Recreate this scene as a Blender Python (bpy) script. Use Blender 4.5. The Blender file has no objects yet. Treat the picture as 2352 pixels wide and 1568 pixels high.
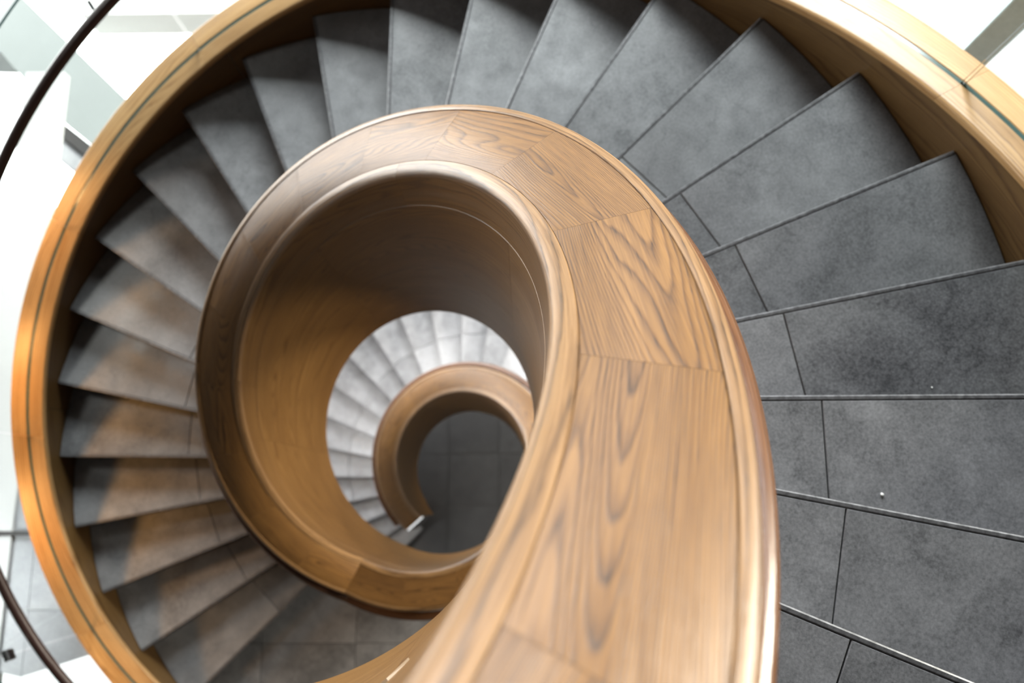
import bpy, bmesh, math, random
from math import sin, cos, pi, floor as fl
from mathutils import Matrix, Vector
random.seed(7)
S = bpy.context.scene
COL = S.collection

# ------------------------------------------------------------------ camera
cam_d = bpy.data.cameras.new('camera')
cam = bpy.data.objects.new('camera', cam_d)
COL.objects.link(cam)
ROT = Matrix(((0.98046899, -0.19009572, 0.05043977),
              (0.19619924, 0.9631935, -0.18375021),
              (-0.01365313, 0.19005763, 0.981678)))
CAM = Vector((0.6187, -0.11257, 1.654))
cam.matrix_world = Matrix.Translation(CAM) @ ROT.to_4x4()
cam_d.sensor_width = 36.0
cam_d.lens = 1870.2 * 36.0 / 2352.0
cam_d.clip_start = 0.02
cam_d.dof.use_dof = True
cam_d.dof.focus_distance = 1.36
cam_d.dof.aperture_fstop = 3.0
S.camera = cam

# stair numbers: rise, start angle, angle per step
H = 0.165
PH0, D, T = -0.18859, 0.19555, 0.0107

# ------------------------------------------------------------------ light
S.view_settings.view_transform = 'Standard'
S.view_settings.look = 'None'
S.view_settings.gamma = 1.0
S.view_settings.use_curve_mapping = False
S.view_settings.exposure = 0.28
W = bpy.data.worlds.new('overcast')
S.world = W
W.use_nodes = True
bg = W.node_tree.nodes['Background']
bg.inputs['Color'].default_value = (0.93, 0.97, 1.0, 1)
bg.inputs['Strength'].default_value = 0.03


def area(name, loc, target, sx, sy, power, color=(1, 1, 1)):
    d = bpy.data.lights.new(name, 'AREA')
    d.shape = 'RECTANGLE'
    d.size, d.size_y, d.energy, d.color = sx, sy, power, color
    o = bpy.data.objects.new(name, d)
    COL.objects.link(o)
    o.location = loc
    o.rotation_euler = (Vector(target) - Vector(loc)).to_track_quat('-Z', 'Y').to_euler()
    return o




def far_light(az, el, sx, sy, power, col=(0.95, 0.98, 1.0), d=8.0):
    a, e = math.radians(az), math.radians(el)
    c = Vector((0, 0, -1))
    return area('daylight_fill', c + d * Vector((cos(a) * cos(e), sin(a) * cos(e), sin(e))), c, sx, sy, power, col)


far_light(96, 24, 4.4, 3.2, 1600)
far_light(0, 9, 2.0, 2.0, 400, (1.0, 0.90, 0.74))  # added low warm fill for the left void wall, no real window
far_light(30, 9, 2.2, 2.0, 1000, (1.0, 0.93, 0.80))  # second added low fill, reaching the lower void wall
area('side_fill', (-3.4, 0.8, 1.0), (0, 0, -2), 0.6, 0.6, 28, (1.0, 0.97, 0.93))  # unseen fill added to brighten the upper left treads
for kl, pw in ((15.4, 2.6), (17.3, 3.8), (19.2, 3.8), (21.3, 1.5)):             # warm wall lights just outside the glass on the left
    al = PH0 + kl * D
    wl = area('wall_lamp', (2.62 * cos(al), 2.62 * sin(al), -kl * H + 0.62), (1.75 * cos(al), 1.75 * sin(al), -kl * H - 0.05), 0.24, 0.10, pw, (1.0, 0.48, 0.15))
    wl.data.spread = math.radians(105)
area('atrium_fill', (-11.0, 7.0, -1.0), (-5.5, 2.5, -8.0), 5, 4, 350, (1.0, 1.0, 1.0))  # off-frame fill added over the left atrium floor
for x, y, tx, ty, p in ((-8.5, 6.5, -6.8, 4.2, 600), (-8.5, 1.0, -6.5, 0.5, 350), (-4.5, 9.5, -3.5, 6.5, 500)):
    fl_ = area('atrium_floor_fill', (x, y, -2.6), (tx, ty, -8.0), 2.0, 2.0, p, (0.98, 1.0, 1.0))  # added fill that whitens the marble, no fixtures here
    fl_.data.spread = math.radians(95)
area('gallery_fill', (-4.0, -2.5, -1.8), (-2.55, -1.35, -3.8), 0.5, 0.5, 7, (0.97, 0.99, 1.0)).data.spread = math.radians(44)  # small fill added to lift the gallery floor
area('atrium_fill', (-9.0, 4.6, -3.6), (0, 0.5, -1.4), 8, 5, 1300, (1.0, 1.0, 1.0))  # added bright panel that gives the inner cap its pale sheen
area('atrium_fill', (6.0, 10.0, 0.0), (4.5, 5.5, -8.0), 5, 4, 500, (1.0, 1.0, 1.0))  # off-frame fill added for the atrium floor at upper right
for i in range(4):
    a = math.radians(20 + 50 * i)
    sl = area('stair_fill', (1.35 * cos(a), 1.35 * sin(a), -4.35), (1.35 * cos(a), 1.35 * sin(a), -8), 0.5, 0.5, 9.5, (1.0, 0.98, 0.95))  # fill added under the upper flight to whiten the lower steps
    sl.data.spread = math.radians(110)

# ------------------------------------------------------------------ stair numbers
N = 2 * pi / D                 # steps' worth of angle in a full turn
NR = 26                        # risers in a flight
KA = 23.65                     # guard levels out here, KB it falls again
KB = KA + N - NR
RI0, RI1, RT0, RT1 = 0.6165, 0.8213, 0.648, 0.798
HC = 1.0408
RO0, RO1, RG, HO = 2.0495, 2.2365, 2.1377, 0.131
Z1 = -23 * H                   # middle landing
Z2 = -49 * H                   # ground


def phi(k):
    return PH0 + k * D


def g(k):
    t = fl((k - (KB - N)) / N)
    return t * NR + min(k - t * N, KA)


def gz(k):
    return -g(k) * H


# ------------------------------------------------------------------ materials
MATS = {}


def new_mat(name):
    m = bpy.data.materials.new(name)
    m.use_nodes = True
    nt = m.node_tree
    b = nt.nodes['Principled BSDF']
    MATS[name] = m
    return m, nt, b


def nd(nt, typ, **kw):
    n = nt.nodes.new(typ)
    for k, v in kw.items():
        setattr(n, k, v)
    return n


def mapping(nt, src, scale, loc=(0, 0, 0)):
    mp = nd(nt, 'ShaderNodeMapping')
    mp.inputs['Scale'].default_value = scale
    mp.inputs['Location'].default_value = loc
    nt.links.new(src, mp.inputs['Vector'])
    return mp.outputs['Vector']


def noise(nt, vec, scale=1.0, detail=2.0, rough=0.5):
    n = nd(nt, 'ShaderNodeTexNoise')
    n.inputs['Scale'].default_value = scale
    n.inputs['Detail'].default_value = detail
    n.inputs['Roughness'].default_value = rough
    if vec is not None:
        nt.links.new(vec, n.inputs['Vector'])
    return n.outputs['Fac']


def math_n(nt, op, a, b=None, clamp=False):
    n = nd(nt, 'ShaderNodeMath', operation=op, use_clamp=clamp)
    for i, v in enumerate((a, b)):
        if v is None:
            continue
        if isinstance(v, (int, float)):
            n.inputs[i].default_value = v
        else:
            nt.links.new(v, n.inputs[i])
    return n.outputs[0]


def ramp(nt, fac, stops):
    r = nd(nt, 'ShaderNodeValToRGB')
    e = r.color_ramp.elements
    while len(e) < len(stops):
        e.new(0.5)
    for el, (p, c) in zip(e, stops):
        el.position = p
        el.color = (*c, 1) if len(c) == 3 else c
    nt.links.new(fac, r.inputs[0])
    return r.outputs[0]


def mix_col(nt, fac, a, b, mode='MIX'):
    n = nd(nt, 'ShaderNodeMix', data_type='RGBA', blend_type=mode)
    if isinstance(fac, (int, float)):
        n.inputs[0].default_value = fac
    else:
        nt.links.new(fac, n.inputs[0])
    for i, v in ((6, a), (7, b)):
        if isinstance(v, tuple):
            n.inputs[i].default_value = (*v, 1)
        else:
            nt.links.new(v, n.inputs[i])
    return n.outputs[2]


def bump(nt, b, hgt, dist, strength=1.0):
    n = nd(nt, 'ShaderNodeBump')
    n.inputs['Distance'].default_value = dist
    n.inputs['Strength'].default_value = strength
    nt.links.new(hgt, n.inputs['Height'])
    nt.links.new(n.outputs[0], b.inputs['Normal'])


def wood(name, light, mid, dark, rings=26.0, rough=0.42, fine=1.0, stain=0.35, lin=90.0, spec=0.5):
    m, nt, b = new_mat(name)
    uv = nd(nt, 'ShaderNodeUVMap', uv_map='grain').outputs[0]
    warp = noise(nt, mapping(nt, uv, (2.2, 5.0, 1)), 1.0, 2.0, 0.5)
    field = noise(nt, mapping(nt, uv, (0.55, 8.0, 1)), 1.0, 0.6, 0.4)
    wob = noise(nt, mapping(nt, uv, (14, 70, 1)), 1.0, 2.0, 0.5)
    f = math_n(nt, 'ADD', math_n(nt, 'MULTIPLY', field, rings), math_n(nt, 'MULTIPLY', wob, 0.5))
    f = math_n(nt, 'ADD', f, math_n(nt, 'MULTIPLY', warp, rings * 0.09))
    sx = nd(nt, 'ShaderNodeSeparateXYZ')
    nt.links.new(uv, sx.inputs[0])
    f = math_n(nt, 'ADD', f, math_n(nt, 'MULTIPLY', sx.outputs[1], lin))
    saw = math_n(nt, 'FRACT', f)
    ring = ramp(nt, saw, [(0.0, (0.55,) * 3), (0.10, (0.05,) * 3), (0.50, (0.10,) * 3), (0.82, (0.6,) * 3), (0.93, (1.0,) * 3), (1.0, (0.55,) * 3)])
    fib = noise(nt, mapping(nt, uv, (9, 330, 1)), 1.0, 3.0, 0.65)
    pore = noise(nt, mapping(nt, uv, (34, 800, 1)), 1.0, 1.0, 0.5)
    pore = ramp(nt, pore, [(0.56, (0,) * 3), (0.70, (1,) * 3)])
    blot = noise(nt, mapping(nt, uv, (2.4, 7, 1)), 1.0, 3.0, 0.55)
    band = noise(nt, mapping(nt, uv, (0.8, 30, 1)), 1.0, 2.0, 0.5)
    v = math_n(nt, 'ADD', math_n(nt, 'MULTIPLY', ring, 0.55), 0.06)
    v = math_n(nt, 'ADD', v, math_n(nt, 'MULTIPLY', math_n(nt, 'SUBTRACT', fib, 0.40), 1.25 * fine))
    v = math_n(nt, 'ADD', v, math_n(nt, 'MULTIPLY', math_n(nt, 'MULTIPLY', pore, ring), 0.40 * fine))
    v = math_n(nt, 'ADD', v, math_n(nt, 'MULTIPLY', math_n(nt, 'SUBTRACT', band, 0.5), stain * 1.4))
    v = math_n(nt, 'ADD', v, math_n(nt, 'MULTIPLY', math_n(nt, 'SUBTRACT', blot, 0.5), stain * 1.6), clamp=True)
    c = ramp(nt, v, [(0.0, light), (0.45, mid), (1.0, dark)])
    nt.links.new(c, b.inputs['Base Color'])
    b.inputs['Roughness'].default_value = rough
    b.inputs['IOR'].default_value = 1.45
    b.inputs['Specular IOR Level'].default_value = spec
    bump(nt, b, v, -0.0006, 0.6)
    return m


wood('oak', (0.205, 0.102, 0.028), (0.122, 0.056, 0.0145), (0.024, 0.0105, 0.0035), rings=70, lin=120.0, rough=0.44, spec=0.42)
wood('oak_wall_shade', (0.165, 0.087, 0.026), (0.110, 0.052, 0.014), (0.040, 0.0175, 0.005), rings=30, rough=0.40, fine=0.7, spec=0.22)  # same oak, darkened for the shade on void wall and fascia
wood('oak_lip', (0.27, 0.155, 0.066), (0.17, 0.090, 0.034), (0.045, 0.023, 0.009), rings=14, rough=0.36, fine=1.2, lin=60.0)
wood('oak_outer_shade', (0.13, 0.075, 0.026), (0.09, 0.047, 0.015), (0.04, 0.019, 0.006), rings=20, rough=0.40, fine=0.6, stain=0.5)  # shaded copy of the outer oak, for the unlit string face
wood('mahogany', (0.13, 0.058, 0.024), (0.085, 0.035, 0.014), (0.050, 0.017, 0.007), rings=20, rough=0.26)
wood('dark_rail', (0.030, 0.014, 0.011), (0.020, 0.009, 0.007), (0.010, 0.004, 0.004), rings=8, rough=0.35)


def slate(name, lo, hi, rough=0.42, big=2.0):
    m, nt, b = new_mat(name)
    oi = nd(nt, 'ShaderNodeObjectInfo')
    co = nd(nt, 'ShaderNodeTexCoord').outputs['Object']
    off = nd(nt, 'ShaderNodeVectorMath', operation='MULTIPLY_ADD')
    nt.links.new(oi.outputs['Random'], off.inputs[0])
    off.inputs[1].default_value = (37, 53, 11)
    nt.links.new(co, off.inputs[2])
    p = off.outputs[0]
    a = noise(nt, p, big, 5, 0.62)
    c2 = noise(nt, p, 9.0, 5, 0.65)
    sp = noise(nt, p, 150.0, 3, 0.7)
    vein = noise(nt, p, 3.1, 6, 0.55)
    vein = math_n(nt, 'ABSOLUTE', math_n(nt, 'SUBTRACT', vein, 0.5))
    vein = ramp(nt, vein, [(0.0, (1,) * 3), (0.008, (0.35,) * 3), (0.02, (0,) * 3)])
    v = math_n(nt, 'ADD', math_n(nt, 'MULTIPLY', a, 0.75), math_n(nt, 'MULTIPLY', c2, 0.60))
    v = math_n(nt, 'ADD', v, math_n(nt, 'MULTIPLY', math_n(nt, 'SUBTRACT', sp, 0.5), 0.95))
    v = math_n(nt, 'SUBTRACT', v, math_n(nt, 'MULTIPLY', vein, 0.10))
    v = math_n(nt, 'ADD', v, math_n(nt, 'MULTIPLY', math_n(nt, 'SUBTRACT', oi.outputs['Random'], 0.5), 0.18))
    c = ramp(nt, v, [(0.30, lo), (0.98, hi)])
    nt.links.new(c, b.inputs['Base Color'])
    r = math_n(nt, 'ADD', math_n(nt, 'MULTIPLY', c2, 0.22), rough - 0.11)
    nt.links.new(r, b.inputs['Roughness'])
    bump(nt, b, math_n(nt, 'ADD', c2, math_n(nt, 'MULTIPLY', sp, 0.25)), 0.0012, 0.5)
    return m


slate('slate', (0.048, 0.049, 0.052), (0.215, 0.219, 0.227), 0.34)
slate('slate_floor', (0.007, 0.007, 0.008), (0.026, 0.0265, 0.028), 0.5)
slate('grey_tile', (0.26, 0.27, 0.285), (0.46, 0.475, 0.49), 0.5)


def plain(name, col, rough=0.5, metal=0.0, nscale=20.0, amt=0.12):
    m, nt, b = new_mat(name)
    co = nd(nt, 'ShaderNodeTexCoord').outputs['Object']
    n = noise(nt, co, nscale, 4, 0.6)
    lo = tuple(max(0, c * (1 - amt)) for c in col)
    hi = tuple(min(1, c * (1 + amt)) for c in col)
    nt.links.new(ramp(nt, n, [(0.3, lo), (0.7, hi)]), b.inputs['Base Color'])
    b.inputs['Roughness'].default_value = rough
    b.inputs['Metallic'].default_value = metal
    return m


wood('oak_outer_lit', (0.44, 0.27, 0.115), (0.33, 0.185, 0.070), (0.15, 0.075, 0.026), rings=20, rough=0.38, fine=0.7, stain=0.5)  # lit copy of the outer oak, brightness of the capping put into colour
plain('nosing_metal', (0.115, 0.115, 0.12), 0.36, 0.35, 60, 0.5)
plain('ceiling_oak', (0.050, 0.030, 0.015), 0.5)
plain('riser_dark', (0.030, 0.029, 0.028), 0.55)
plain('dark_joint', (0.020, 0.015, 0.010), 0.7)
plain('white_paint', (0.80, 0.81, 0.80), 0.6, 0, 3, 0.03)
plain('beam_paint', (0.55, 0.56, 0.555), 0.6, 0, 3, 0.03)
plain('pale_paint', (0.235, 0.262, 0.256), 0.6, 0, 3, 0.03)
plain('steel_paint', (0.45, 0.55, 0.57), 0.55, 0.0, 40, 0.08)
plain('chrome', (0.80, 0.80, 0.82), 0.16, 1.0)
plain('black_rubber', (0.02, 0.02, 0.02), 0.5)
plain('slot_grey', (0.13, 0.165, 0.155), 0.5)
plain('pale_splinter', (0.36, 0.26, 0.16), 0.6)
plain('crumb', (0.75, 0.76, 0.74), 0.8)


def marble():
    m, nt, b = new_mat('marble')
    co = nd(nt, 'ShaderNodeTexCoord').outputs['Object']
    w = noise(nt, co, 0.9, 6, 0.6)
    v = math_n(nt, 'ABSOLUTE', math_n(nt, 'SUBTRACT', w, 0.5))
    c = ramp(nt, v, [(0.0, (0.68, 0.70, 0.71)), (0.015, (0.82, 0.83, 0.83)), (0.2, (0.88, 0.89, 0.89))])
    nt.links.new(c, b.inputs['Base Color'])
    b.inputs['Roughness'].default_value = 0.35


marble()


def glass():
    m, nt, b = new_mat('glass')
    tr = nd(nt, 'ShaderNodeBsdfTransparent')
    tr.inputs['Color'].default_value = (0.955, 0.975, 0.965, 1)
    gl = nd(nt, 'ShaderNodeBsdfGlossy')
    gl.inputs['Roughness'].default_value = 0.02
    lw = nd(nt, 'ShaderNodeLayerWeight')
    lw.inputs['Blend'].default_value = 0.5
    fr = math_n(nt, 'ADD', math_n(nt, 'MULTIPLY', math_n(nt, 'POWER', lw.outputs['Facing'], 5.0), 0.5), 0.03)
    mx = nd(nt, 'ShaderNodeMixShader')
    nt.links.new(fr, mx.inputs[0])
    nt.links.new(tr.outputs[0], mx.inputs[1])
    nt.links.new(gl.outputs[0], mx.inputs[2])
    nt.links.new(mx.outputs[0], nt.nodes['Material Output'].inputs['Surface'])
    nt.nodes.remove(b)


glass()
plain('glass_edge', (0.045, 0.09, 0.085), 0.15, 0.0, 30, 0.1)


# ------------------------------------------------------------------ builders
def link(o, parent=None):
    COL.objects.link(o)
    if parent is not None:
        o.parent = parent
    return o


def empty(name, loc=(0, 0, 0)):
    o = bpy.data.objects.new(name, None)
    o.empty_display_size = 0.2
    o.location = loc
    return link(o)


def tag(o, label=None, cat=None, group=None, kind=None):
    for k, v in (('label', label), ('category', cat), ('group', group), ('kind', kind)):
        if v:
            o[k] = v
    return o


def mesh_obj(name, verts, faces, mats, parent=None, uvs=None, fmat=None, smooth=False, recalc=True):
    me = bpy.data.meshes.new(name)
    me.from_pydata([tuple(v) for v in verts], [], faces)
    for m in ([mats] if isinstance(mats, str) else mats):
        me.materials.append(MATS[m])
    if fmat:
        me.polygons.foreach_set('material_index', fmat)
    if uvs:
        ul = me.uv_layers.new(name='grain')
        for i, lp in enumerate(me.loops):
            ul.data[i].uv = uvs[i]
    if recalc and not uvs:
        bm = bmesh.new()
        bm.from_mesh(me)
        bmesh.ops.recalc_face_normals(bm, faces=bm.faces)
        bm.to_mesh(me)
        bm.free()
    if smooth:
        me.polygons.foreach_set('use_smooth', [True] * len(me.polygons))
        try:
            me.set_sharp_from_angle(angle=math.radians(35))
        except Exception:
            pass
    return link(bpy.data.objects.new(name, me), parent)


def sweep(name, prof, k0, k1, mat, parent, zf=gz, per=7, straight=False, off=None, origin=None):
    """closed profile [(r, z)] swept along the helix from k0 to k1; clean end faces; grain UV along the sweep"""
    ks = [k0 + (k1 - k0) * i / max(1, round((k1 - k0) * per)) for i in range(max(1, round((k1 - k0) * per)) + 1)]
    for kk in (KA, KB, KB - N, KA + N):
        if k0 + 0.02 < kk < k1 - 0.02:
            ks.append(kk)
    ks = sorted(ks)
    m = len(prof)
    plen = [0.0]
    for i in range(m):
        a, b_ = prof[i], prof[(i + 1) % m]
        plen.append(plen[-1] + math.hypot(b_[0] - a[0], b_[1] - a[1]))
    area2 = sum(prof[i][0] * prof[(i + 1) % m][1] - prof[(i + 1) % m][0] * prof[i][1] for i in range(m))
    rm = sum(p[0] for p in prof) / m
    km = (k0 + k1) / 2
    o0 = off if off is not None else (random.uniform(0, 90), random.uniform(0, 90))
    org = Vector(origin) if origin else Vector((0, 0, 0))
    V, F, U = [], [], []
    for k in ks:
        c, s, z = cos(phi(k)), sin(phi(k)), zf(k)
        for r, zz in prof:
            V.append((r * c - org.x, r * s - org.y, z + zz - org.z))

    def uvof(ki, pi_, wrap=False):
        k = ks[ki]
        j = pi_ % m
        if straight:
            d = phi(k) - phi(km)
            r = prof[j][0]
            return (r * sin(d) + o0[0], r * cos(d) + prof[j][1] * 0.9 + o0[1])
        return ((k * D) * rm + o0[0], (plen[m] if wrap else plen[j]) + o0[1])
    for i in range(len(ks) - 1):
        for j in range(m):
            j2 = (j + 1) % m
            q = [(i, j), (i, j2), (i + 1, j2), (i + 1, j)]
            uq = [uvof(i, j), uvof(i, j2, j2 == 0), uvof(i + 1, j2, j2 == 0), uvof(i + 1, j)]
            if area2 < 0:
                q.reverse()
                uq.reverse()
            F.append(tuple(a * m + b_ for a, b_ in q))
            U += uq
    for i, rev in ((0, False), (len(ks) - 1, True)):
        idx = list(range(m))
        if (area2 > 0) == (not rev):
            idx.reverse()
        F.append(tuple(i * m + j for j in idx))
        U += [(prof[j][1] + o0[0], prof[j][0] + o0[1]) for j in idx]
    o = mesh_obj(name, V, F, mat, parent, uvs=U, smooth=True)
    o.location = org if parent is None else (0, 0, 0)
    return o


def arc(cx, cz, r, a0, a1, n=5):
    return [(cx + r * cos(a0 + (a1 - a0) * i / n), cz + r * sin(a0 + (a1 - a0) * i / n)) for i in range(n + 1)]


def prism(poly, z0, z1, name, mat, parent=None, uvs=None):
    n = len(poly)
    V = [(x, y, z0) for x, y in poly] + [(x, y, z1) for x, y in poly]
    F = [tuple(range(n))[::-1], tuple(range(n, 2 * n))] + [(i, (i + 1) % n, n + (i + 1) % n, n + i) for i in range(n)]
    return mesh_obj(name, V, F, mat, parent)


def box(name, mat, parent, lo, hi, rotz=0.0, base=(0, 0, 0), bev=0.0):
    bm = bmesh.new()
    bmesh.ops.create_cube(bm, size=1.0)
    for v in bm.verts:
        v.co = Vector(((lo[i] + hi[i]) / 2 + v.co[i] * (hi[i] - lo[i]) for i in range(3)))
    if bev:
        bmesh.ops.bevel(bm, geom=bm.edges[:], offset=bev, segments=2, affect='EDGES')
    bmesh.ops.rotate(bm, verts=bm.verts, cent=(0, 0, 0), matrix=Matrix.Rotation(rotz, 3, 'Z'))
    bmesh.ops.translate(bm, verts=bm.verts, vec=base)
    me = bpy.data.meshes.new(name)
    bm.to_mesh(me)
    bm.free()
    me.materials.append(MATS[mat])
    return link(bpy.data.objects.new(name, me), parent)


def pt(k, r, t=T):
    a = phi(k)
    return (r * cos(a) - t * sin(a), r * sin(a) + t * cos(a))


# ------------------------------------------------------------------ floors and far setting
AX = math.radians(11.6)                 # the building's own axes


def bl(u, v):                           # building axes -> world
    return (u * cos(AX) - v * sin(AX), u * sin(AX) + v * cos(AX))


def lb(x, y):
    return (x * cos(AX) + y * sin(AX), -x * sin(AX) + y * cos(AX))


fo = empty('floor', (0, 0, Z2))
tag(fo, 'dark slate tile floor at the bottom of the stairwell', None, None, 'structure')
tid = 0
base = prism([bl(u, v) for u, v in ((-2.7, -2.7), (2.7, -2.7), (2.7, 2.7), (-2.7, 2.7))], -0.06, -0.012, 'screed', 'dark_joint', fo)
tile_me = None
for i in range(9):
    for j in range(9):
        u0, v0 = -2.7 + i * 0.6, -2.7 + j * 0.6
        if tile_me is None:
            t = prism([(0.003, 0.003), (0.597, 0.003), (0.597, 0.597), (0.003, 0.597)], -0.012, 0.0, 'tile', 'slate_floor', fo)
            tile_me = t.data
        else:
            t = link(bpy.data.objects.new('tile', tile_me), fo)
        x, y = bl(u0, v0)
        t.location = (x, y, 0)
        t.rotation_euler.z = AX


def ring_poly(name, r0, half, z0, z1, mat):
    """square slab with a round hole"""
    n = 48
    V, F = [], []
    for z in (z0, z1):
        for i in range(n):
            a = 2 * pi * i / n
            V.append((r0 * cos(a), r0 * sin(a), z))
        for i in range(n):
            a = 2 * pi * i / n
            s = half / max(abs(cos(a)), abs(sin(a)))
            V.append((s * cos(a), s * sin(a), z))
    for i in range(n):
        j = (i + 1) % n
        F.append((2 * n + i, 2 * n + j, 3 * n + j, 3 * n + i))
        F.append((i, n + i, n + j, j))
        F.append((i, j, 2 * n + j, 2 * n + i))
        F.append((n + i, 3 * n + i, 3 * n + j, n + j))
    o = mesh_obj(name, V, F, mat)
    return o


o = prism([(-14, -14), (14, -14), (14, 14), (-14, 14)], Z2 - 0.3, Z2 - 0.06, 'floor_atrium', 'marble')
tag(o, 'white marble atrium floor far below the stair', None, None, 'structure')

# ------------------------------------------------------------------ stair flights
RS = 1.312          # joint between the inner and the outer tread stone


def sector(k0, k1, r0, r1, t0=T, t1=T, n=4):
    """outline between two radial lines: along r0 then back along r1"""
    a = [pt(k0 + (k1 - k0) * i / n, r0, t0 + (t1 - t0) * i / n) for i in range(n + 1)]
    b_ = [pt(k1 + (k0 - k1) * i / n, r1, t1 + (t0 - t1) * i / n) for i in range(n + 1)]
    return a + b_


def mesh_from(fn):
    o = fn()
    me = o.data
    bpy.data.objects.remove(o)
    return me


def local(poly):
    """rotate a polygon laid out at k=0 so that the nosing line lies on +X"""
    c, s = cos(-PH0), sin(-PH0)
    return [(x * c - y * s, x * s + y * c) for x, y in poly]


RIN, ROUT = 0.8065, RO0 - 0.004
NW = 0.013          # nosing strip width
SB = {}


def bev_prism(poly, z0, z1, name, mat, b=0.0015):
    o = prism(poly, z0, z1, name, mat)
    bm = bmesh.new()
    bm.from_mesh(o.data)
    es = [e for e in bm.edges if all(v.co.z > z1 - 1e-5 for v in e.verts)]
    bmesh.ops.bevel(bm, geom=es, offset=b, segments=1, affect='EDGES')
    bm.to_mesh(o.data)
    bm.free()
    me = o.data
    bpy.data.objects.remove(o)
    return me




def tile_poly(inner):
    f = lambda r: pt(0, r, T - NW - 0.001)
    b_ = lambda r: pt(-1.03, r)
    rb = RS * 1.018
    if inner:
        e = RS - 0.0018
        return [f(RIN), f(e), b_(rb - 0.0018), b_(RIN)]
    e = RS + 0.0018
    return [f(e)] + [pt(-1.03 * i / 4, ROUT, T + (0 if i else -NW - 0.001)) for i in range(5)] + [b_(rb + 0.0018)]


SB['body'] = mesh_from(lambda: prism(local(sector(-1.0, 0.0, RIN, ROUT, T, T - 0.021)), -0.055, -0.020, 'step', 'riser_dark'))
SB['riser'] = mesh_from(lambda: prism(local([pt(0, RIN, T - 0.032), pt(0, ROUT, T - 0.032), pt(0, ROUT, T - 0.022), pt(0, RIN, T - 0.022)]), -H - 0.02, -0.021, 'riser', 'riser_dark'))
SB['tin'] = bev_prism(local(tile_poly(True)), -0.020, 0.0, 'stone_tile', 'slate')
SB['tout'] = bev_prism(local(tile_poly(False)), -0.020, 0.0, 'stone_tile', 'slate')
SB['nose'] = bev_prism(local([pt(0, RIN, T - NW), pt(0, ROUT, T - NW), pt(0, ROUT, T), pt(0, RIN, T)]), -0.022, 0.0008, 'nosing_strip', 'nosing_metal', 0.003)


def step(parent, kang, z):
    s = link(bpy.data.objects.new('step', SB['body']), parent)
    s.location = (0, 0, z - parent.location.z)
    s.rotation_euler.z = phi(kang)
    for nm, key in (('riser', 'riser'), ('stone_tile', 'tin'), ('stone_tile', 'tout'), ('nosing_strip', 'nose')):
        link(bpy.data.objects.new(nm, SB[key]), s)


def riser_only(parent, kang, z):
    s = link(bpy.data.objects.new('landing_edge', SB['nose']), parent)
    s.location = (0, 0, z - parent.location.z)
    s.rotation_euler.z = phi(kang)
    link(bpy.data.objects.new('riser', SB['riser']), s)


def soffit_prof():
    return [(0.803, -0.47), (2.044, -0.47), (2.044, -0.43), (0.803, -0.43)]


f1 = empty('stair_flight', (0, 0, Z1))
tag(f1, 'upper curved flight of dark slate steps running around the oak balustrade', 'staircase', 'curved stair flights')
for k in range(-2, 23):
    step(f1, k, -k * H)
riser_only(f1, -3, 3 * H)
f2 = empty('stair_flight', (0, 0, Z2))
tag(f2, 'lower flight of brightly lit steps seen down through the round stairwell', 'staircase', 'curved stair flights')
for k in range(-2, 23):
    step(f2, k + N, -(26 + k) * H)
riser_only(f2, -3 + N, -23 * H)


def sof(parent, k0, k1, zf):
    o = sweep('soffit', soffit_prof(), k0, k1, 'white_paint', None, zf, 4)
    o.parent = parent
    o.location = (0, 0, -parent.location.z)
    return o


sof(f1, -3, 22.4, lambda k: -k * H)
sof(f2, -3 + N, 20 + N, lambda k: -(k - N + 26) * H)


# middle landing with square tiles
def clip(poly, nx, ny, d):              # keep nx*x+ny*y >= d
    out = []
    for i in range(len(poly)):
        a, b_ = poly[i], poly[(i + 1) % len(poly)]
        da, db = nx * a[0] + ny * a[1] - d, nx * b_[0] + ny * b_[1] - d
        if da >= 0:
            out.append(a)
        if (da < 0) != (db < 0):
            s = da / (da - db)
            out.append((a[0] + (b_[0] - a[0]) * s, a[1] + (b_[1] - a[1]) * s))
    return out


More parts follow.
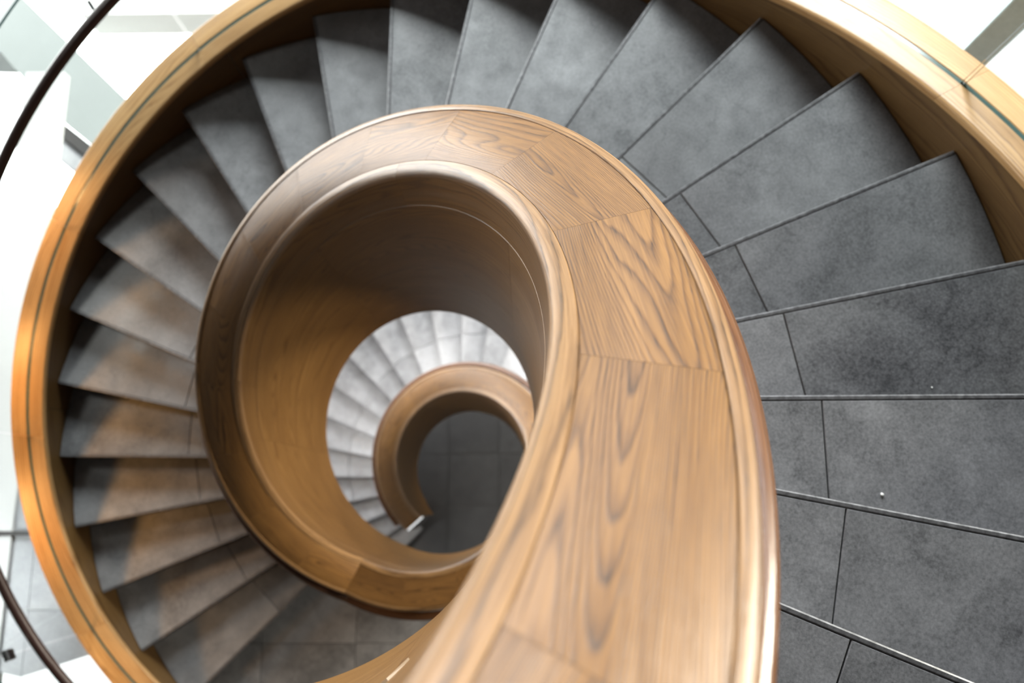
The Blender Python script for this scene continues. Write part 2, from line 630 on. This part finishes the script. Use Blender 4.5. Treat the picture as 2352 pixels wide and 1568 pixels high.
def landing(name, label, ka, kb, z, mat='slate'):
    """flat landing from nosing angle ka to kb"""
    L = empty(name, (0, 0, z))
    tag(L, label, None, None, 'structure')
    prism(sector(ka - 0.15, kb, RIN, ROUT, T, T - 0.021, 24), -0.30, -0.021, 'landing_slab', 'riser_dark', L)
    n0 = (-sin(phi(ka - 0.15)), cos(phi(ka - 0.15)))
    n1 = (sin(phi(kb)), -cos(phi(kb)))
    cu, cv = lb(-0.255, -1.207)
    for i in range(-7, 8):
        for j in range(-7, 8):
            u0, v0 = cu + i * 0.6 + 0.0015, cv + j * 0.6 + 0.0015
            p = [bl(u0, v0), bl(u0 + 0.597, v0), bl(u0 + 0.597, v0 + 0.597), bl(u0, v0 + 0.597)]
            p = clip(p, n0[0], n0[1], T)
            if len(p) > 2:
                p = clip(p, n1[0], n1[1], -(T - NW - 0.001))
            mm = 24
            for q in range(mm):
                if len(p) < 3:
                    break
                a = phi(ka) + (phi(kb) - phi(ka)) * (q + 0.5) / mm
                p = clip(p, -cos(a), -sin(a), -ROUT * cos((phi(kb) - phi(ka)) / mm / 2))
            if len(p) < 3:
                continue
            pieces = [p]
            if min(math.hypot(*q) for q in p) < 0.95:
                pieces = []
                for q in range(12):
                    a0 = phi(ka - 0.15) + (phi(kb) - phi(ka - 0.15)) * q / 12
                    a1 = phi(ka - 0.15) + (phi(kb) - phi(ka - 0.15)) * (q + 1) / 12
                    w = clip(p, -sin(a0), cos(a0), 0)
                    if len(w) > 2:
                        w = clip(w, sin(a1), -cos(a1), 0)
                    if len(w) > 2:
                        am = (a0 + a1) / 2
                        w = clip(w, cos(am), sin(am), RIN)
                    if len(w) > 2:
                        pieces.append(w)
            V, F = [], []
            for w in pieces:
                b0 = len(V)
                m = len(w)
                V += [(x, y, -0.02) for x, y in w] + [(x, y, 0) for x, y in w]
                F += [tuple(range(b0, b0 + m))[::-1], tuple(range(b0 + m, b0 + 2 * m))]
                F += [(b0 + q, b0 + (q + 1) % m, b0 + m + (q + 1) % m, b0 + m + q) for q in range(m)]
            if V:
                mesh_obj('tile', V, F, mat, L)
    return L


landing('floor_landing', 'slate tiled landing between the two curved flights', 22, N - 3, Z1)
landing('floor_landing', 'slate tiled landing at the top of the upper flight', -6.2, -3, 3 * H)

# ------------------------------------------------------------------ inner balustrade
ib = empty('inner_balustrade', (0, 0, 0))
tag(ib, 'thick curved oak balustrade wall spiralling around the open stairwell', 'balustrade')
KEND = N + 21.75
KTOP = -6.6
HL, HG = -0.488, 0.8124
# void side and stair side wall, in long bent panels
wallp = [(RI0 + 0.002, HL + 0.004), (RI0 + 0.006, HL), (0.795, HL), (0.80, HL + 0.004), (0.80, HC - 0.03), (RT0 + 0.01, HC - 0.03), (RI0 + 0.03, HC - 0.05), (RI0 + 0.03, HG + 0.01), (RI0 + 0.006, HG - 0.001), (RI0 + 0.002, HG - 0.005)]
cuts = [KTOP, -2.45, 4.3, 11.0, 17.7, KA, KB, N + 4.0, N + 10.7, N + 16.5, KEND]
for a, b_ in zip(cuts[:-1], cuts[1:]):
    sweep('wall_panel', wallp, a, b_ - 0.006, 'oak_wall_shade', ib)
# inner lip with its fascia
FZ = HC - 0.040
fascia = [(RI0 + 0.028, HG + 0.003), (RI0 + 0.002, HG + 0.003), (RI0, HG + 0.005), (RI0, FZ - 0.0008), (RI0 + 0.028, FZ - 0.0008)]
lip_in = [(RI0 + 0.028, FZ), (RI0, FZ), (RI0, HC - 0.026)]
lip_in += arc(RI0 + 0.026, HC - 0.026, 0.026, pi, pi * 0.56, 6)[1:]
lip_in += [(RT0 - 0.002, HC + 0.0005), (RT0, HC - 0.003), (RT0, HC - 0.034), (RI0 + 0.028, HC - 0.037)]
lip_out = [(0.8005, HC - 0.075), (RT1, HC - 0.034), (RT1, HC - 0.003), (RT1 + 0.001, HC + 0.0005)]
lip_out += arc(RI1 - 0.019, HC - 0.018, 0.019, pi * 0.48, 0, 6)
lip_out += [(RI1, HC - 0.072), (RI1 - 0.003, HC - 0.075)]
lc = [KTOP, -2.29, 7.7, 16.0, KA, KB, N + 7.7, N + 15, KEND]
for a, b_ in zip(lc[:-1], lc[1:]):
    sweep('fascia', fascia, a, b_ - 0.004, 'oak_wall_shade', ib)
    tag(sweep('edge_lip', lip_in, a, b_ - 0.004, 'oak_lip', ib))
    tag(sweep('edge_lip', lip_out, a, b_ - 0.004, 'oak_lip', ib))
capp = [(RT0 + 0.0006, HC - 0.029), (RT1 - 0.0006, HC - 0.029), (RT1 - 0.0006, HC - 0.0025), (RT1 - 0.002, HC - 0.0012), (RT0 + 0.002, HC - 0.0012), (RT0 + 0.0006, HC - 0.0025)]
js = [KB - N, -0.55, 1.31, 3.2, 5.16, 7.02]
while js[-1] < KA - 2.6:
    js.append(js[-1] + 1.88)
js.append(KA)
js = [KTOP, -4.2] + js + [KA + (KB - KA) * i / 3 for i in (1, 2)] + [KB]
q = KB + 1.9
while q < KEND - 1.2:
    js.append(q)
    q += 1.9
js.append(KEND)
for a, b_ in zip(js[:-1], js[1:]):
    sweep('cap_plank', capp, a + 0.0012, b_ - 0.0012, 'oak', ib, straight=True)
sweep('groove_highlight', [(RI0 + 0.003 + 0.0035 * cos(2 * pi * i / 8), HG - 0.001 + 0.003 * sin(2 * pi * i / 8)) for i in range(8)], KTOP, KEND - 0.01, 'oak_lip', ib)  # pale bead added to draw the highlight line below the fascia
# rail on the walking side
RRC, RRZ = 0.868, 0.848


def rail_prof(rc, zc, rr, n=12):
    return [(rc + rr * cos(2 * pi * i / n), zc + rr * sin(2 * pi * i / n)) for i in range(n)]


tag(sweep('handrail', rail_prof(RRC, RRZ, 0.0235), KTOP, KEND - 0.6, 'mahogany', ib), 'reddish brown round handrail along the stair side')
k = KTOP + 1
while k < KEND - 1:
    zc = gz(k)
    me_k = phi(k)
    o = box('rail_bracket', 'nosing_metal', ib, (0.80, -0.008, RRZ - 0.03), (RRC + 0.006, 0.008, RRZ - 0.016), me_k, (0, 0, zc))
    k += 4.0
# a pale splinter lifted from the void face near the top landing
V = []
for k_, h_, w_ in ((-2.12, 0.145, 0.0), (-2.4, 0.128, 0.0022), (-2.65, 0.112, 0.0035), (-2.95, 0.085, 0.0)):
    a_, z_ = phi(k_), gz(k_)
    for rr, dz in ((RI0 + 0.003, w_), (RI0 - 0.001 - w_ * 0.5, 0), (RI0 + 0.003, -w_)):
        V.append((rr * cos(a_), rr * sin(a_), z_ + h_ + dz))
F = []
for i in range(3):
    for j in range(3):
        q0, q1 = i * 3 + j, i * 3 + (j + 1) % 3
        F.append((q0, q1, q1 + 3, q0 + 3))
tag(mesh_obj('splinter', V, F, 'pale_splinter', ib), 'pale raised splinter')
# polished end plate
ez = gz(KEND)
o = box('end_plate', 'chrome', ib, (0.60, 0.0, -0.06), (0.803, 0.016, HC + 0.012), phi(KEND) + 0.006, (0, 0, ez), 0.003)
tag(o, 'bright polished metal end plate')

# ------------------------------------------------------------------ outer balustrade
ob = empty('outer_balustrade', (0, 0, 0))
tag(ob, 'outer curved oak string wall with capping, glass panels and dark handrail', 'balustrade')
OT = -3.6
OE = N + 22
swp = [(RO0, -0.50), (RO1 - 0.012, -0.50), (RO1 - 0.012, HO - 0.03), (RO0, HO - 0.03)]
for a in range(0, 11):
    k0 = OT + (OE - OT) * a / 11
    k1 = OT + (OE - OT) * (a + 1) / 11
    sweep('string_panel', swp, k0, k1 - 0.008, 'oak_outer_shade', ob)
GS = 0.0075        # half slot
half_in = [(RO0 + 0.004, HO - 0.030), (RG - GS, HO - 0.030), (RG - GS, HO - 0.002), (RG - GS - 0.002, HO)]
half_in += arc(RO0 + 0.012, HO - 0.014, 0.014, pi / 2, pi, 5) + [(RO0 - 0.002, HO - 0.028)]
half_out = [(RG + GS, HO - 0.030), (RO1 - 0.004, HO - 0.030), (RO1, HO - 0.028)]
half_out += arc(RO1 - 0.010, HO - 0.010, 0.010, 0, pi / 2, 4) + [(RG + GS + 0.002, HO), (RG + GS, HO - 0.002)]
GJ0, GJD = 4.42, 2.672
j0 = GJ0 - 3 * GJD
oj = []
k = j0
while k < OE:
    oj.append(k)
    k += GJD
for a, b_ in zip(oj[:-1], oj[1:]):
    sweep('cap_plank', half_in, a + 0.001, b_ - 0.001, 'oak_outer_lit', ob)
    sweep('cap_plank', half_out, a + 0.001, b_ - 0.001, 'oak_outer_lit', ob)
for a, b_ in zip(oj[:-1], oj[1:]):
    sweep('slot_seal', [(RG - GS + 0.0004, HO - 0.03), (RG + GS - 0.0004, HO - 0.03), (RG + GS - 0.0004, HO - 0.0035), (RG - GS + 0.0004, HO - 0.0035)], a, b_, 'slot_grey', ob)
# glass panels standing in the slot
GH = 1.085
gp = [(RG - 0.006, HO - 0.003), (RG + 0.006, HO - 0.003), (RG + 0.006, GH), (RG - 0.006, GH)]
RC, HRZ, HRR = 2.051, 0.824, 0.0245
for a, b_ in zip(oj[:-1], oj[1:]):
    if a > 26:
        break
    o = sweep('glass_panel', gp, a + 0.012, b_ - 0.012, 'glass', ob)
    o.data.materials.append(MATS['glass_edge'])
    nfc = len(o.data.polygons)
    for i, p in enumerate(o.data.polygons):
        if i >= nfc - 2 or abs(p.normal.z) > 0.8:
            p.material_index = 1
    # clamp across the joint, bracket to the rail
    for kk, nm in ((a, 'clamp'),):
        c = box('glass_clamp', 'chrome', ob, (RG - 0.016, -0.024, 0.885), (RG + 0.016, 0.024, 0.935), phi(kk), (0, 0, gz(kk)), 0.003)
        pad = box('clamp_pad', 'black_rubber', c, (RG - 0.010, -0.026, 0.879), (RG + 0.010, 0.026, 0.941), phi(kk), (0, 0, gz(kk)))
        box('rail_bracket', 'chrome', ob, (RC, -0.007, HRZ - 0.014), (RG - 0.006, 0.007, HRZ), phi(kk + 0.6), (0, 0, gz(kk + 0.6)))
tag(sweep('handrail', rail_prof(RC, HRZ, HRR, 14), j0, OE, 'dark_rail', ob), 'dark brown round handrail inside the glass')

# ------------------------------------------------------------------ surroundings seen past the outer wall
zf = Z1


def w2b(pts):
    return [lb(*p) for p in pts]


# grey tiled floor beside the middle landing
gf = empty('floor_gallery', (0, 0, Z1))
tag(gf, 'pale grey tiled gallery floor outside the stair at lower left', None, None, 'structure')
prism([(-2.71, -0.72), (-2.28, -0.63), (-2.05, -1.0), (-1.70, -1.50), (-2.30, -1.83), (-2.47, -1.83)], -0.25, -0.014, 'gallery_slab', 'white_paint', gf)
poly = [(-2.71, -0.72), (-2.25, -0.63), (-2.05, -1.0), (-1.70, -1.50), (-2.30, -1.83), (-2.47, -1.83)]
for i in range(-3, 4):
    for j in range(-5, 3):
        u0, v0 = -2.62 + i * 0.45, -0.47 + j * 0.45
        p = [bl(u0 + .002, v0 + .002), bl(u0 + 0.448, v0 + .002), bl(u0 + 0.448, v0 + 0.448), bl(u0 + .002, v0 + 0.448)]
        m = len(poly)
        ar = sum(poly[a][0] * poly[(a + 1) % m][1] - poly[(a + 1) % m][0] * poly[a][1] for a in range(m))
        for a in range(m):
            A, B = poly[a], poly[(a + 1) % m]
            nx, ny = -(B[1] - A[1]), (B[0] - A[0])
            if ar < 0:
                nx, ny = -nx, -ny
            if len(p) > 2:
                p = clip(p, nx, ny, nx * A[0] + ny * A[1])
        if len(p) > 2:
            prism(p, -0.014, 0, 'tile', 'grey_tile', gf)

# long white parapet beam at the far left
A, B = Vector((-3.40, 2.24)), Vector((-2.40, -2.76))
dv = (B - A).normalized()
nv = Vector((dv.y, -dv.x))
A2 = A
pp = [A2, B, B + nv * 0.28, A2 + nv * 0.28]
pp = [tuple(Vector((0.13, 0.0)) + p) for p in pp]
o = prism(pp, Z1 - 0.06, Z1 + 0.02, 'trim_1', 'beam_paint')
tag(o, 'long white edge beam of the gallery at the far left', None, None, 'structure')

# pale angled parapet slab, its dark ledge, and the white slab beyond it
def slab(name, pts, z0, z1, mat, label):
    o = prism(pts, z0, z1, name, mat)
    return tag(o, label, None, None, 'structure')


slab('trim_2', [(-5.9, 4.18), (-4.23, 3.07), (-3.14, 2.37), (-3.0, 2.1), (-3.33, 1.95), (-3.62, 2.10), (-4.29, 2.58), (-6.2, 2.3)], -4.75, -4.4, 'pale_paint', 'pale green grey angled parapet slab at upper left')
slab('trim_3', [bl(u, v) for u, v in ((-3.05, 3.72), (-0.6, 3.72), (-0.6, 7.5), (-3.05, 7.5))], -4.70, -4.4, 'white_paint', 'white floor slab edge across the atrium beyond the stair')
led = empty('ledge', (-3.45, 1.95, -4.75))
tag(led, 'short dark ledge along the pale parapet at far left', 'ledge')
box('ledge_body', 'riser_dark', led, (-0.22, -0.05, 0.0), (0.22, 0.05, 0.37), math.radians(-27), (0, 0, 0), 0.01)
box('ledge_shelf', 'grey_tile', led, (-0.20, -0.20, 0.0), (0.20, -0.052, 0.33), math.radians(-27), (0, 0, 0), 0.01)
dk = box('trim_4', 'riser_dark', None, (-2.86, -0.452, Z1 + 0.0005), (-2.55, -0.425, Z1 + 0.03), AX)
tag(dk, 'thin dark edge strip across the pale gallery floor', None, None, 'structure')

# crumbs on the slate
for n_, (x, y, z, r, lab) in enumerate(((1.453, 0.066, -2 * H, 0.0042, 'small white crumb lying on the slate step near the joint'), (1.62, 0.383, -3 * H, 0.0022, 'tiny white speck on the slate step beside its back edge'))):
    bm = bmesh.new()
    bmesh.ops.create_icosphere(bm, subdivisions=2, radius=r)
    for v in bm.verts:
        v.co *= random.uniform(0.8, 1.15)
        v.co.z *= 0.6
    me = bpy.data.meshes.new('crumb')
    bm.to_mesh(me)
    bm.free()
    me.materials.append(MATS['crumb'])
    c_ = link(bpy.data.objects.new('crumb', me))
    c_.location = (x, y, z + r * 0.5)
    tag(c_, lab, 'crumb')

# steel post at upper right
c = Vector((1.96, 1.84))
dr = c - Vector((CAM.x, CAM.y))
post = empty('steel_post', (c.x, c.y, Z2))
tag(post, 'blue grey steel post standing beyond the outer oak capping at upper right', 'post')
box('shaft', 'steel_paint', post, (-0.05, -0.05, 0.01), (0.05, 0.05, 8.3), math.atan2(dr.y, dr.x) + 0.35, (0, 0, 0), 0.004)
box('base_plate', 'steel_paint', post, (-0.10, -0.10, 0.0), (0.10, 0.10, 0.012), math.atan2(dr.y, dr.x) + 0.35)
